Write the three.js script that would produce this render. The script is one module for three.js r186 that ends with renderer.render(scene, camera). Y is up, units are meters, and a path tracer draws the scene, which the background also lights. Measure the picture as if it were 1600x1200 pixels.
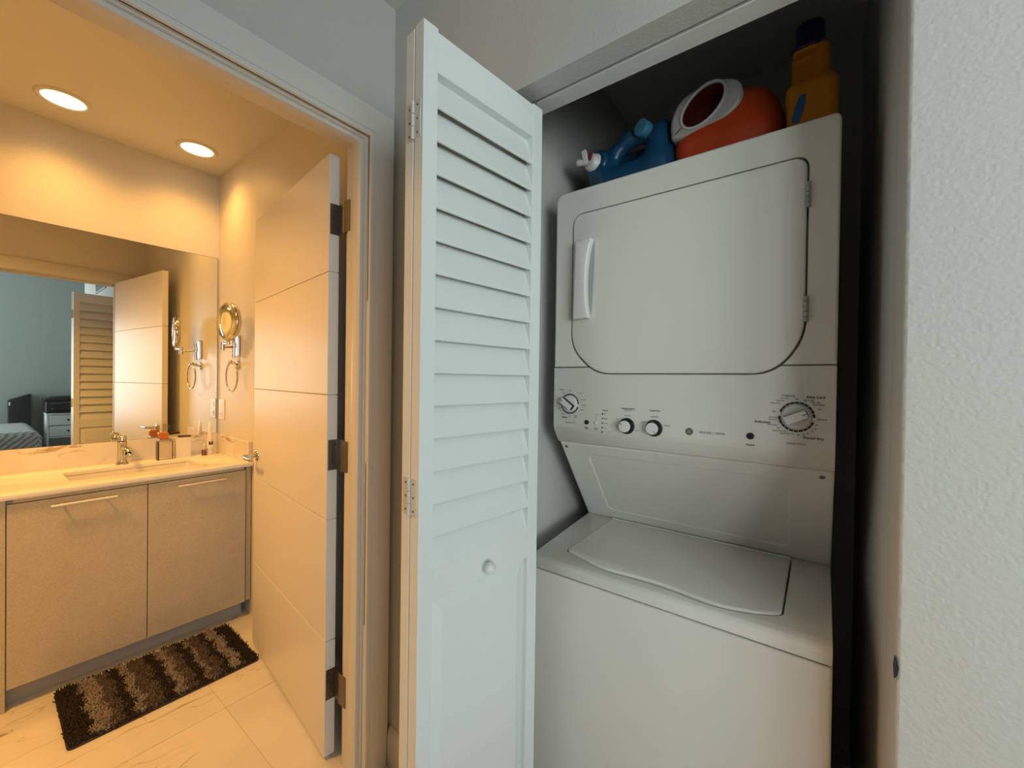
import * as THREE from 'three';
import { RoundedBoxGeometry } from 'three/addons/geometries/RoundedBoxGeometry.js';
import { mergeGeometries, mergeVertices, toCreasedNormals } from 'three/addons/utils/BufferGeometryUtils.js';
import { MarchingCubes } from 'three/addons/objects/MarchingCubes.js';
import { RectAreaLightUniformsLib } from 'three/addons/lights/RectAreaLightUniformsLib.js';
import { Brush, Evaluator, SUBTRACTION } from 'three-bvh-csg';

// ---------------------------------------------------------------- camera, sky, daylight, exposure
// Plan axes used throughout: u runs along the doorway wall, v runs away from the closet towards the bathroom, h is height.
// three.js axes: x = -v, y = h, z = -u.
const scene = new THREE.Scene();
const camera = new THREE.PerspectiveCamera(85.96, 4 / 3, 0.02, 60);
camera.position.set(0, 1.285, 0);
camera.quaternion.setFromRotationMatrix(new THREE.Matrix4().makeBasis(
  new THREE.Vector3(0.79768227, 0.01327844, -0.60293173), new THREE.Vector3(-0.01567675, 0.99987629, 0.00127997), new THREE.Vector3(0.60287414, 0.008431, 0.79779176)));
camera.updateMatrixWorld(true);
const renderer = new THREE.WebGLRenderer({ antialias: true });
renderer.toneMapping = THREE.LinearToneMapping;
renderer.toneMappingExposure = 1.0;
renderer.shadowMap.enabled = true;
RectAreaLightUniformsLib.init();
scene.background = new THREE.Color(0.74, 0.88, 1.0);
scene.backgroundIntensity = 1.6;

// daylight entering by the bedroom's two tall corner windows (behind the camera, left of the frame)
const WIN = { u0: -2.45, u1: -0.35, h0: 0.08, h1: 2.12, v: -3.0 };
const DAY = { color: new THREE.Color(0.88, 1.0, 0.975), radiance: 8.3 };
const WIN2 = { v0: -2.93, v1: -2.02, h0: 0.08, h1: 2.12, u: -2.9 };
{
  const day = new THREE.RectAreaLight(DAY.color, DAY.radiance, WIN.u1 - WIN.u0, WIN.h1 - WIN.h0);
  day.name = 'window_daylight';
  day.position.set(-(WIN.v + 0.03), (WIN.h0 + WIN.h1) / 2, -(WIN.u0 + WIN.u1) / 2);
  day.lookAt(day.position.x - 1, day.position.y, day.position.z);
  const side = new THREE.RectAreaLight(DAY.color, DAY.radiance, WIN2.v1 - WIN2.v0, WIN2.h1 - WIN2.h0);
  side.name = 'corner_window_daylight';
  side.position.set(-(WIN2.v0 + WIN2.v1) / 2, (WIN2.h0 + WIN2.h1) / 2, -(WIN2.u + 0.03));
  side.lookAt(side.position.x, side.position.y, side.position.z - 1);
  scene.add(day, side);
}
const LAMP = { color: new THREE.Color(1.0, 0.475, 0.10) };

// ---------------------------------------------------------------- helpers
let seed = 7;
const rnd = () => { seed = (seed * 1664525 + 1013904223) >>> 0; return seed / 4294967296; };
const P = (u, h, v) => new THREE.Vector3(-v, h, -u);
const used = {}, origin = new Map();
const numbered = (n) => { const k = used[n] = (used[n] ?? -1) + 1; return k ? n + '_' + String(k).padStart(3, '0') : n; };
function tag(o, label, category, group, kind) {
  Object.assign(o.userData, { label, category });
  if (group) o.userData.group = group;
  if (kind) o.userData.kind = kind;
  return o;
}
function thing(name, label, category, [u, h, v] = [0, 0, 0], { turn, group, kind, local } = {}) {
  const g = new THREE.Group(); g.name = numbered(name); g.position.copy(P(u, h, v));
  if (turn !== undefined) g.rotation.y = turn;
  scene.add(g); tag(g, label, category, group, kind);
  origin.set(g, turn !== undefined || local ? new THREE.Vector3() : g.position.clone());
  return g;
}
function boxUV(g) {
  const p = g.attributes.position, n = g.attributes.normal, uv = new Float32Array(p.count * 2);
  for (let i = 0; i < p.count; i++) {
    const ax = Math.abs(n.getX(i)), ay = Math.abs(n.getY(i)), az = Math.abs(n.getZ(i));
    if (ay >= ax && ay >= az) { uv[2 * i] = p.getX(i); uv[2 * i + 1] = p.getZ(i); }
    else if (ax >= az) { uv[2 * i] = p.getZ(i); uv[2 * i + 1] = p.getY(i); }
    else { uv[2 * i] = p.getX(i); uv[2 * i + 1] = p.getY(i); }
  }
  g.setAttribute('uv', new THREE.BufferAttribute(uv, 2));
  return g;
}
function part(parent, name, geo, mat, label) {
  if (Array.isArray(geo)) geo = merge(geo);
  const o = origin.get(parent) ?? new THREE.Vector3();
  if (!geo.userData.keepUV) boxUV(geo);
  geo.translate(-o.x, -o.y, -o.z);
  const m = new THREE.Mesh(geo, mat); m.name = name; m.castShadow = m.receiveShadow = true;
  if (label) m.userData.label = label;
  origin.set(m, o); parent.add(m);
  return m;
}
function merge(list) {
  return mergeGeometries(list.map((g) => { const c = g.index ? g.toNonIndexed() : g.clone(); for (const k of Object.keys(c.attributes)) if (!['position', 'normal', 'uv'].includes(k)) c.deleteAttribute(k); c.clearGroups(); return c; }));
}
function struct(name, geo, mat, label, category) {
  const g = Array.isArray(geo) ? merge(geo) : geo; boxUV(g);
  const m = new THREE.Mesh(g, mat); m.name = name; m.castShadow = m.receiveShadow = true; scene.add(m);
  origin.set(m, new THREE.Vector3());
  return tag(m, label, category, undefined, 'structure');
}
const lbox = (x0, x1, y0, y1, z0, z1, r = 0) => {
  const w = x1 - x0, h = y1 - y0, d = z1 - z0;
  const g = r ? new RoundedBoxGeometry(w, h, d, 2, Math.min(r, w / 2.02, h / 2.02, d / 2.02)) : new THREE.BoxGeometry(w, h, d);
  return g.translate((x0 + x1) / 2, (y0 + y1) / 2, (z0 + z1) / 2);
};
const box = (u0, u1, h0, h1, v0, v1, r = 0) => lbox(-v1, -v0, h0, h1, -u1, -u0, r);
function rod(a, b, r, r2 = r, seg = 16) {
  const d = b.clone().sub(a), g = new THREE.CylinderGeometry(r2, r, d.length(), seg);
  g.applyQuaternion(new THREE.Quaternion().setFromUnitVectors(new THREE.Vector3(0, 1, 0), d.clone().normalize()));
  return g.translate((a.x + b.x) / 2, (a.y + b.y) / 2, (a.z + b.z) / 2);
}
function lathe(pts, at, dir = new THREE.Vector3(0, 1, 0), seg = 32) {
  const g = new THREE.LatheGeometry(pts.map(([r, y]) => new THREE.Vector2(Math.max(r, 1e-5), y)), seg);
  g.applyQuaternion(new THREE.Quaternion().setFromUnitVectors(new THREE.Vector3(0, 1, 0), dir.clone().normalize()));
  return g.translate(at.x, at.y, at.z);
}
const tube = (pts, r, n = 40, closed = false, seg = 10) => new THREE.TubeGeometry(new THREE.CatmullRomCurve3(pts, closed), n, r, seg, closed);
const shapeOf = (pts) => new THREE.Shape(pts.map(([x, y]) => new THREE.Vector2(x, y)));
function roundShape(pts, r) {                                      // polygon with rounded corners (r: one radius or one per corner)
  const s = new THREE.Shape(), n = pts.length;
  pts.forEach(([x, y], i) => {
    const [px, py] = pts[(i + n - 1) % n], [nx, ny] = pts[(i + 1) % n], q = Array.isArray(r) ? r[i] : r;
    const a = Math.hypot(px - x, py - y), b = Math.hypot(nx - x, ny - y), k = Math.min(q, a / 2.1, b / 2.1);
    const s0 = [x + (px - x) / a * k, y + (py - y) / a * k], s1 = [x + (nx - x) / b * k, y + (ny - y) / b * k];
    if (i) s.lineTo(...s0); else s.moveTo(...s0);
    s.quadraticCurveTo(x, y, ...s1);
  });
  s.closePath();
  return s;
}
function extr(shape, depth, bevel = 0, seg = 2, curve = 8) {       // total thickness depth, outline kept
  const g = new THREE.ExtrudeGeometry(shape, { depth: Math.max(depth - 2 * bevel, 1e-4), bevelEnabled: bevel > 0, bevelThickness: bevel, bevelSize: bevel, bevelOffset: -bevel, bevelSegments: seg, curveSegments: curve });
  return toCreasedNormals(g.translate(0, 0, bevel), 0.55);
}
const faceU = (shape, u0, u1, bevel, seg, curve) => extr(shape, u1 - u0, bevel, seg, curve).translate(0, 0, -u1);        // shape drawn in (-v, h), front at u0
const faceH = (shape, h0, h1, bevel, seg, curve) => extr(shape, h1 - h0, bevel, seg, curve).rotateX(-Math.PI / 2).translate(0, h0, 0); // shape drawn in (-v, u)
function faceV(shape, v0, v1, bevel, seg, curve) {                 // shape drawn in (u, h), swept along v
  const g = extr(shape, v1 - v0, bevel, seg, curve);
  return g.rotateY(Math.PI / 2).translate(-v1, 0, 0);              // (a, b, c) -> (c, b, -a)
}
const ev = new Evaluator(); ev.useGroups = false;
function cut(a, ...cutters) {
  let r = new Brush(a); r.updateMatrixWorld();
  for (const c of cutters) { const b = new Brush(c); b.updateMatrixWorld(); r = ev.evaluate(r, b, SUBTRACTION); }
  const g = r.geometry.clone(); g.clearGroups();
  return g;
}
function blob(f, lo, hi, res = 56) {                               // mesh of f = 0 (f < 0 inside)
  const mc = new MarchingCubes(res, new THREE.MeshBasicMaterial(), false, false, 120000), h = res / 2;
  mc.isolation = 0;
  const c = lo.clone().add(hi).multiplyScalar(0.5), e = hi.clone().sub(lo).multiplyScalar(0.5), q = new THREE.Vector3();
  for (let k = 0; k < res; k++) for (let j = 0; j < res; j++) for (let i = 0; i < res; i++) {
    q.set(c.x + (i - h) / h * e.x, c.y + (j - h) / h * e.y, c.z + (k - h) / h * e.z);
    mc.field[i + j * res + k * res * res] = -f(q);
  }
  mc.update();
  const n = mc.count, p = new Float32Array(mc.positionArray.slice(0, n * 3));
  for (let i = 0; i < n; i++) { p[3 * i] = c.x + p[3 * i] * e.x; p[3 * i + 1] = c.y + p[3 * i + 1] * e.y; p[3 * i + 2] = c.z + p[3 * i + 2] * e.z; }
  let g = new THREE.BufferGeometry(); g.setAttribute('position', new THREE.BufferAttribute(p, 3));
  g = mergeVertices(g, 1e-5); g.computeVertexNormals();
  return g;
}
const smin = (a, b, k) => { const h = Math.max(k - Math.abs(a - b), 0) / k; return Math.min(a, b) - h * h * k / 4; };
const sdBox = (p, c, b, r) => { const x = Math.abs(p.x - c[0]) - b[0] + r, y = Math.abs(p.y - c[1]) - b[1] + r, z = Math.abs(p.z - c[2]) - b[2] + r; return Math.hypot(Math.max(x, 0), Math.max(y, 0), Math.max(z, 0)) + Math.min(Math.max(x, y, z), 0) - r; };
const sdCap = (p, a, b, r) => { const ab = [b[0] - a[0], b[1] - a[1], b[2] - a[2]], ap = [p.x - a[0], p.y - a[1], p.z - a[2]]; const t = Math.min(1, Math.max(0, (ap[0] * ab[0] + ap[1] * ab[1] + ap[2] * ab[2]) / (ab[0] ** 2 + ab[1] ** 2 + ab[2] ** 2))); return Math.hypot(ap[0] - t * ab[0], ap[1] - t * ab[1], ap[2] - t * ab[2]) - r; };
const sdEll = (p, c, r) => { const x = (p.x - c[0]) / r[0], y = (p.y - c[1]) / r[1], z = (p.z - c[2]) / r[2], k = Math.hypot(x, y, z); return (k - 1) * Math.min(...r); };

// ---------------------------------------------------------------- procedural textures
function hash(x, y, s) { let n = Math.imul(x, 374761393) ^ Math.imul(y, 668265263) ^ Math.imul(s, 2246822519); n = Math.imul(n ^ (n >>> 13), 1274126177); return ((n ^ (n >>> 16)) >>> 0) / 4294967296; }
function vnoise(x, y, per, perY, s) {
  const xi = Math.floor(x), yi = Math.floor(y), fx = x - xi, fy = y - yi, w = (t) => t * t * (3 - 2 * t), m = (a, n) => ((a % n) + n) % n;
  const a = hash(m(xi, per), m(yi, perY), s), b = hash(m(xi + 1, per), m(yi, perY), s), c = hash(m(xi, per), m(yi + 1, perY), s), d = hash(m(xi + 1, per), m(yi + 1, perY), s);
  return a + (b - a) * w(fx) + (c - a) * w(fy) + (a - b - c + d) * w(fx) * w(fy);
}
const fbm = (x, y, px, py, oct, s) => { let v = 0, a = 0.5, t = 0; for (let o = 0; o < oct; o++) { v += a * vnoise(x * px, y * py, px, py, s + o); t += a; a *= 0.5; px *= 2; py *= 2; } return v / t; };
function tex(size, f, metres, srgb) {                              // f(x, y) in 0..1 -> [r, g, b] 0..255; tile covers «metres»
  const d = new Uint8Array(size * size * 4);
  for (let y = 0; y < size; y++) for (let x = 0; x < size; x++) { const c = f(x / size, y / size), i = (y * size + x) * 4; d[i] = c[0]; d[i + 1] = c[1]; d[i + 2] = c[2]; d[i + 3] = 255; }
  const t = new THREE.DataTexture(d, size, size); t.wrapS = t.wrapT = THREE.RepeatWrapping; t.magFilter = THREE.LinearFilter; t.minFilter = THREE.LinearMipmapLinearFilter; t.generateMipmaps = true;
  if (srgb) t.colorSpace = THREE.SRGBColorSpace;
  t.repeat.set(1 / metres, 1 / metres); t.needsUpdate = true;
  return t;
}
const peel = tex(256, (x, y) => { const g = 255 * (0.88 * fbm(x, y, 44, 44, 2, 3) + 0.12 * fbm(x, y, 7, 7, 3, 9)); return [g, g, g]; }, 0.22);
const paintPeel = tex(256, (x, y) => { const g = 255 * fbm(x, y, 40, 40, 2, 21); return [g, g, g]; }, 0.16);
const marble = tex(1024, (x, y) => {
  const w1 = fbm(x, y, 4, 4, 4, 31) - 0.5, cloud = fbm(x, y, 5, 3, 4, 41);
  const a = Math.abs(fbm(x + 0.04 * w1, y + 0.10 * w1, 9, 2, 5, 51) - 0.5), b = Math.abs(fbm(x, y + 0.06 * w1, 14, 4, 4, 61) - 0.5), gate = Math.min(1, Math.max(0, fbm(x, y, 3, 4, 2, 71) - 0.40) * 5);
  const vein = Math.min(1, Math.max(0, 1 - a / 0.015) * gate * 0.8 + Math.max(0, 1 - b / 0.009) * gate * 0.45), k = 0.93 + 0.1 * (cloud - 0.5);
  const m = (p, q) => 255 * k * (p * (1 - vein) + q * vein);
  return [m(0.905, 0.60), m(0.885, 0.555), m(0.85, 0.50)];
}, 1.22, true);
const brownVein = tex(512, (x, y) => {
  const w1 = fbm(x, y, 5, 5, 4, 131) - 0.5, a = Math.abs(fbm(x + 0.1 * w1, y, 3, 7, 5, 151) - 0.5), gate = Math.max(0, fbm(x, y, 3, 3, 2, 171) - 0.45) * 4, cloud = fbm(x, y, 8, 8, 3, 141);
  const vein = Math.min(1, Math.max(0, 1 - a / 0.03) * gate * 0.8), k = 0.96 + 0.08 * (cloud - 0.5), m = (p, q) => 255 * k * (p * (1 - vein) + q * vein);
  return [m(0.90, 0.62), m(0.875, 0.53), m(0.83, 0.42)];
}, 0.5, true);
const speckle = tex(256, (x, y) => { const g = 0.93 + 0.12 * (fbm(x, y, 90, 90, 2, 5) - 0.5) + 0.05 * (fbm(x, y, 6, 6, 3, 15) - 0.5); return [255 * g * 0.80, 255 * g * 0.755, 255 * g * 0.66]; }, 0.3, true);
const blanket = tex(512, (x, y) => {
  const w = 0.004 * Math.sin(12 * Math.PI * x), s = ((x + y + w) * 12) % 1, k = s < 0.42 ? 0.46 : 0.64, g = k + 0.1 * (fbm(x, y, 40, 40, 3, 88) - 0.5);
  return [255 * g * 0.97, 255 * g, 255 * g];
}, 0.75, true);

// ---------------------------------------------------------------- materials
const std = (rgb, o = {}) => new THREE.MeshStandardMaterial({ color: new THREE.Color(...rgb), roughness: 0.6, ...o });
const M = {
  bedWall: std([0.345, 0.385, 0.37], { roughness: 0.75, bumpMap: peel, bumpScale: 0.0007 }),
  hallWall: std([0.50, 0.495, 0.472], { roughness: 0.7, bumpMap: peel, bumpScale: 0.0008 }),
  bathWall: std([0.66, 0.65, 0.63], { roughness: 0.42, bumpMap: peel, bumpScale: 0.0005 }),
  ceiling: std([0.64, 0.64, 0.63], { roughness: 0.85, bumpMap: peel, bumpScale: 0.0006 }),
  trim: std([0.63, 0.625, 0.605], { roughness: 0.38, bumpMap: paintPeel, bumpScale: 0.00015 }),
  doorPaint: new THREE.MeshPhysicalMaterial({ color: new THREE.Color(0.70, 0.685, 0.66), roughness: 0.34, specularIntensity: 0.35, bumpMap: paintPeel, bumpScale: 0.0003 }),
  doorCore: std([0.62, 0.61, 0.59], { roughness: 0.5 }),
  louver: std([0.745, 0.78, 0.775], { roughness: 0.45, bumpMap: paintPeel, bumpScale: 0.00012 }),
  appliance: new THREE.MeshPhysicalMaterial({ color: new THREE.Color(0.765, 0.74, 0.695), roughness: 0.42, clearcoat: 0.12, clearcoatRoughness: 0.3 }),
  plasticWhite: std([0.72, 0.715, 0.69], { roughness: 0.4 }),
  black: std([0.012, 0.012, 0.013], { roughness: 0.45 }),
  print: std([0.03, 0.03, 0.032], { roughness: 0.6 }),
  chrome: std([0.56, 0.55, 0.53], { metalness: 1, roughness: 0.14 }),
  hinge: std([0.17, 0.155, 0.14], { metalness: 1, roughness: 0.36 }),
  steel: std([0.80, 0.77, 0.73], { metalness: 0.85, roughness: 0.38 }),
  nickel: std([0.52, 0.50, 0.47], { metalness: 1, roughness: 0.27 }),
  tile: std([1, 1, 1], { map: marble, roughness: 0.28 }),
  grout: std([0.52, 0.48, 0.42], { roughness: 0.9 }),
  cabinet: std([1, 1, 1], { map: speckle, roughness: 0.42 }),
  kick: std([0.36, 0.36, 0.35], { roughness: 0.5 }),
  quartz: std([0.80, 0.775, 0.73], { roughness: 0.22 }),
  splash: std([1, 1, 1], { map: brownVein, roughness: 0.25 }),
  ceramic: std([0.80, 0.78, 0.75], { roughness: 0.12 }),
  mirror: std([0.90, 0.92, 0.91], { metalness: 1, roughness: 0.0 }),
  silver: std([0.85, 0.86, 0.86], { metalness: 1, roughness: 0.02 }),
  glass: new THREE.MeshPhysicalMaterial({ color: 0xffffff, transmission: 1, thickness: 0, roughness: 0, ior: 1.5 }),
  clear: new THREE.MeshPhysicalMaterial({ color: new THREE.Color(0.95, 0.93, 0.9), transmission: 1, thickness: 0.01, roughness: 0.05, ior: 1.45 }),
};

// ---------------------------------------------------------------- the setting
const UB = 0.855, SOFFIT = 2.033, CEIL = 2.505, VA = 1.15, VAB = 1.25, JL = 0.70, JR = -0.094;
{
  const slab = struct('floor', box(-3.0, 2.1, -0.12, -0.0015, -3.1, 3.1), M.grout, 'veined cream stone tile floor running from the bedroom into the bathroom', 'floor');
  const T = 0.61, gap = 0.0008;
  for (let i = -6; i < 3; i++) for (let j = -8; j < 2; j++) {
    let u0 = 0.608 + i * T, u1 = u0 + T, v0 = 1.832 + j * T, v1 = v0 + T;
    u0 = Math.max(u0, -2.98); u1 = Math.min(u1, 1.98); v0 = Math.max(v0, -3.08); v1 = Math.min(v1, 3.05);
    if (u1 - u0 < 0.05 || v1 - v0 < 0.05) continue;
    const g = box(u0 + gap, u1 - gap, -0.010, 0, v0 + gap, v1 - gap); boxUV(g);
    const uv = g.attributes.uv, du = Math.floor(rnd() * 4) * 0.31, dv = Math.floor(rnd() * 4) * 0.27;
    for (let k = 0; k < uv.count; k++) uv.setXY(k, uv.getX(k) + du, uv.getY(k) + dv);
    g.userData.keepUV = true;
    part(slab, 'tile', g, M.tile);
  }
  struct('ceiling', box(-3.0, 2.1, CEIL, CEIL + 0.12, -1.25, 3.1), M.ceiling, 'flat white painted ceiling above the hall and bathroom', 'ceiling');
  struct('ceiling_bedroom', [box(-3.0, 2.1, 2.86, 2.98, -3.1, -1.25), box(-3.0, 2.1, CEIL + 0.12, 2.86, -1.35, -1.25)], M.ceiling, 'higher white bedroom ceiling beyond the lowered hall ceiling', 'ceiling');
  const half = (VA + VAB) / 2;
  struct('wall_doorway', [box(-3.0, -0.17, 0, CEIL, VA, half), box(-0.17, 0.775, 2.055, CEIL, VA, half), box(0.775, 1.0, 0, CEIL, VA, half)], M.hallWall, 'grey hall wall around and above the white bathroom door casing', 'wall');
  struct('wall_doorway_bath', [box(-1.5, -0.17, 0, CEIL, half, VAB), box(-0.17, 0.775, 2.055, CEIL, half, VAB), box(0.775, 1.0, 0, CEIL, half, VAB)], M.bathWall, 'cream bathroom face of the wall around the doorway, seen in the mirror', 'wall');
  const wc = struct('wall_closet_front', [
    box(UB, 0.975, 0, CEIL, JL, VA), box(UB, 0.915, SOFFIT, CEIL, -1.2, JL), box(0.915, 0.975, SOFFIT + 0.018, CEIL, -1.2, JL),
    faceH(roundShape([[-JR, UB], [1.2, UB], [1.2, 0.975], [-JR, 0.975]], [0.007, 0.0001, 0.0001, 0.0001]), 0, SOFFIT),
  ], M.hallWall, 'grey textured wall framing the laundry closet opening on its right and above', 'wall');
  {                                                                // a chipped dent with dark exposed core low on the right corner of the opening
    const s = shapeOf([[0, -0.016], [0.004, -0.010], [0.0055, 0.002], [0.003, 0.014], [0.0005, 0.019], [-0.001, 0.004]]);
    part(wc, 'chip', extr(s, 0.004).translate(-JR - 0.0012, 0.854, -UB - 0.0025), std([0.02, 0.018, 0.016], { roughness: 0.9 }), 'dark chip in the wall corner');
  }
  struct('wall_closet_left', box(0.975, 1.88, 0, CEIL, 0.755, 0.855), M.hallWall, 'pale side wall inside the laundry closet left of the machine', 'wall');
  struct('wall_closet_right', box(0.975, 1.88, 0, CEIL, JR - 0.1, JR), M.hallWall, 'shaded side wall inside the laundry closet right of the machine', 'wall');
  struct('wall_closet_back', box(1.88, 1.98, 0, CEIL, JR - 0.1, 0.855), M.hallWall, 'shaded back wall of the laundry closet behind the jugs', 'wall');
  struct('wall_bath_right', box(0.93, 1.03, 0, CEIL, VAB, 2.964), M.bathWall, 'cream bathroom wall behind the open door carrying the round swing-arm mirror', 'wall');
  struct('wall_bath_back', box(-1.5, 1.03, 0, CEIL, 2.964, 3.064), M.bathWall, 'cream bathroom wall above the vanity mirror', 'wall');
  struct('wall_bath_left', box(-1.6, -1.5, 0, CEIL, VAB, 3.064), M.bathWall, 'cream left bathroom wall beyond the vanity', 'wall');
  const w = WIN;
  struct('wall_bedroom_end', [box(-3.0, w.u0, 0, 2.86, -3.1, -3.0), box(w.u1, 2.1, 0, 2.86, -3.1, -3.0), box(w.u0, w.u1, 0, w.h0, -3.1, -3.0), box(w.u0, w.u1, w.h1, 2.86, -3.1, -3.0)], M.bedWall, 'blue-grey bedroom wall behind the drawers in the mirror', 'wall');
  struct('wall_bedroom_right', [box(1.9, 2.0, 0, 2.86, -3.0, -1.35), box(1.9, 2.0, 0, CEIL, -1.35, -1.25)], M.bedWall, 'grey right wall of the bedroom', 'wall');
  struct('wall_bedroom_return', box(0.975, 2.0, 0, CEIL, -1.25, -1.2), M.bedWall, 'grey return wall beside the bedroom recess', 'wall');
  const w2 = WIN2;
  struct('wall_bedroom_left', [box(-3.0, -2.9, 0, 2.86, -3.0, w2.v0), box(-3.0, -2.9, 0, 2.86, w2.v1, -1.35), box(-3.0, -2.9, 0, w2.h0, w2.v0, w2.v1), box(-3.0, -2.9, w2.h1, 2.86, w2.v0, w2.v1), box(-3.0, -2.9, 0, CEIL, -1.35, VA)], M.hallWall, 'grey left wall of the bedroom around the corner window', 'wall');
  struct('wall_hall_left', [box(-0.62, -0.50, 0, CEIL, -0.8, VA), box(-2.9, -0.62, 0, CEIL, -0.8, -0.68)], M.hallWall, 'plain grey wall on the left side of the short hall', 'wall');
  const win = thing('window_1', 'tall white framed sliding window in the bedroom end wall', 'window', [(w.u0 + w.u1) / 2, w.h0, -3.05], { kind: 'structure' });
  const mid = (w.u0 + w.u1) / 2, f = 0.045;
  for (const [a, b, dv] of [[w.u0, mid + 0.02, 0], [mid - 0.02, w.u1, 0.028]]) {
    const v0 = -3.085 + dv, v1 = -3.061 + dv;
    part(win, 'frame', [box(a, b, w.h0, w.h0 + f, v0, v1), box(a, b, w.h1 - f, w.h1, v0, v1), box(a, a + f, w.h0 + f, w.h1 - f, v0, v1), box(b - f, b, w.h0 + f, w.h1 - f, v0, v1)], M.trim);
    part(win, 'pane', box(a + f, b - f, w.h0 + f, w.h1 - f, v0 + 0.009, v0 + 0.013), M.glass);
  }
  const win2 = thing('window_2', 'tall white framed window in the left bedroom wall near the corner', 'window', [-2.95, w2.h0, (w2.v0 + w2.v1) / 2], { kind: 'structure' });
  part(win2, 'frame', [box(-2.975, -2.945, w2.h0, w2.h0 + f, w2.v0, w2.v1), box(-2.975, -2.945, w2.h1 - f, w2.h1, w2.v0, w2.v1), box(-2.975, -2.945, w2.h0 + f, w2.h1 - f, w2.v0, w2.v0 + f), box(-2.975, -2.945, w2.h0 + f, w2.h1 - f, w2.v1 - f, w2.v1)], M.trim);
  part(win2, 'pane', box(-2.962, -2.958, w2.h0 + f, w2.h1 - f, w2.v0 + f, w2.v1 - f), M.glass);
  struct('baseboard_closet', faceV(roundShape([[UB - 0.013, 0], [UB - 0.013, 0.112], [UB - 0.006, 0.128], [UB, 0.132], [UB, 0]], [0.001, 0.005, 0.003, 0.001, 0.001]), JL, VA - 0.016), M.trim, 'short white baseboard in the corner left of the folding door', 'baseboard');
}
{ // casing and jambs of the bathroom doorway
  const uL = -0.165, uR = 0.755, top = 2.039, w = 0.089;
  const ring = (a, b, c, d, t, e) => roundShape([[-a, 0], [-a, 0]], 0) && (() => { // U-shaped board drawn in (u, h): outer half-width to c/d, inner to a/b
    const s = new THREE.Shape(); s.moveTo(c, 0.0); s.lineTo(c, e); s.lineTo(d, e); s.lineTo(d, 0.0); s.lineTo(b, 0.0); s.lineTo(b, t); s.lineTo(a, t); s.lineTo(a, 0.0); s.closePath(); return s;
  })();
  const board = (shape, v0, v1, bevel) => extr(shape, v1 - v0, bevel).rotateY(Math.PI / 2).translate(-v1, 0, 0); // (u, h, d) -> x = -v, z = -u
  const c1 = thing('trim_1', 'white moulded casing around the hall side of the bathroom doorway', 'door casing', [0.3, 0, VA - 0.008], { kind: 'structure' });
  part(c1, 'casing_board', board(ring(uL, uR, uL - w, uR + w, top, top + w + 0.006), VA - 0.014, VA, 0.003), M.trim);
  part(c1, 'casing_bead', board(ring(uL, uR, uL - 0.013, uR + 0.013, top, top + 0.013), VA - 0.020, VA - 0.002, 0.005), M.trim);
  part(c1, 'casing_lip', board(ring(uL - 0.019, uR + 0.019, uL - 0.026, uR + 0.026, top + 0.019, top + 0.026), VA - 0.0165, VA - 0.002, 0.002), M.trim);
  const c2 = thing('trim_2', 'white flat casing on the bathroom side of the doorway, seen in the mirror', 'door casing', [0.3, 0, VAB + 0.007], { kind: 'structure' });
  part(c2, 'casing_board', board(ring(uL, uR, uL - w, Math.min(uR + w, 0.929), top, top + w), VAB, VAB + 0.014, 0.003), M.trim);
  const j = thing('trim_3', 'white door jamb and stop lining the bathroom doorway', 'door jamb', [0.3, 0, 1.2], { kind: 'structure' });
  part(j, 'jamb_board', board(ring(uL + 0.005, uR - 0.005, -0.17, 0.775, top - 0.005, 2.055), VA, VAB, 0.0015), M.trim);
  part(j, 'door_stop', board(ring(uL + 0.017, uR - 0.017, uL + 0.005, uR - 0.005, top - 0.017, top - 0.005), 1.159, 1.203, 0.002), M.trim);
  for (const h of [1.816, 1.027, 0.252]) part(j, 'hinge_leaf', box(0.7476, 0.7502, h - 0.051, h + 0.051, 1.234, 1.268, 0.001), M.hinge, 'metal hinge leaf on the jamb');
  // strip of track above the folding door
  const tr = thing('trim_4', 'white folding door track along the top of the laundry closet opening', 'door track', [0.95, SOFFIT, 0.3], { kind: 'structure' });
  part(tr, 'track_channel', box(0.926, 0.977, SOFFIT, SOFFIT + 0.018, JR, JL, 0.0015), M.trim);
  part(tr, 'track_guide', box(0.917, 0.9265, SOFFIT + 0.012, SOFFIT + 0.018, JR, JL), M.black, 'dark slot of the track');
}

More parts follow.
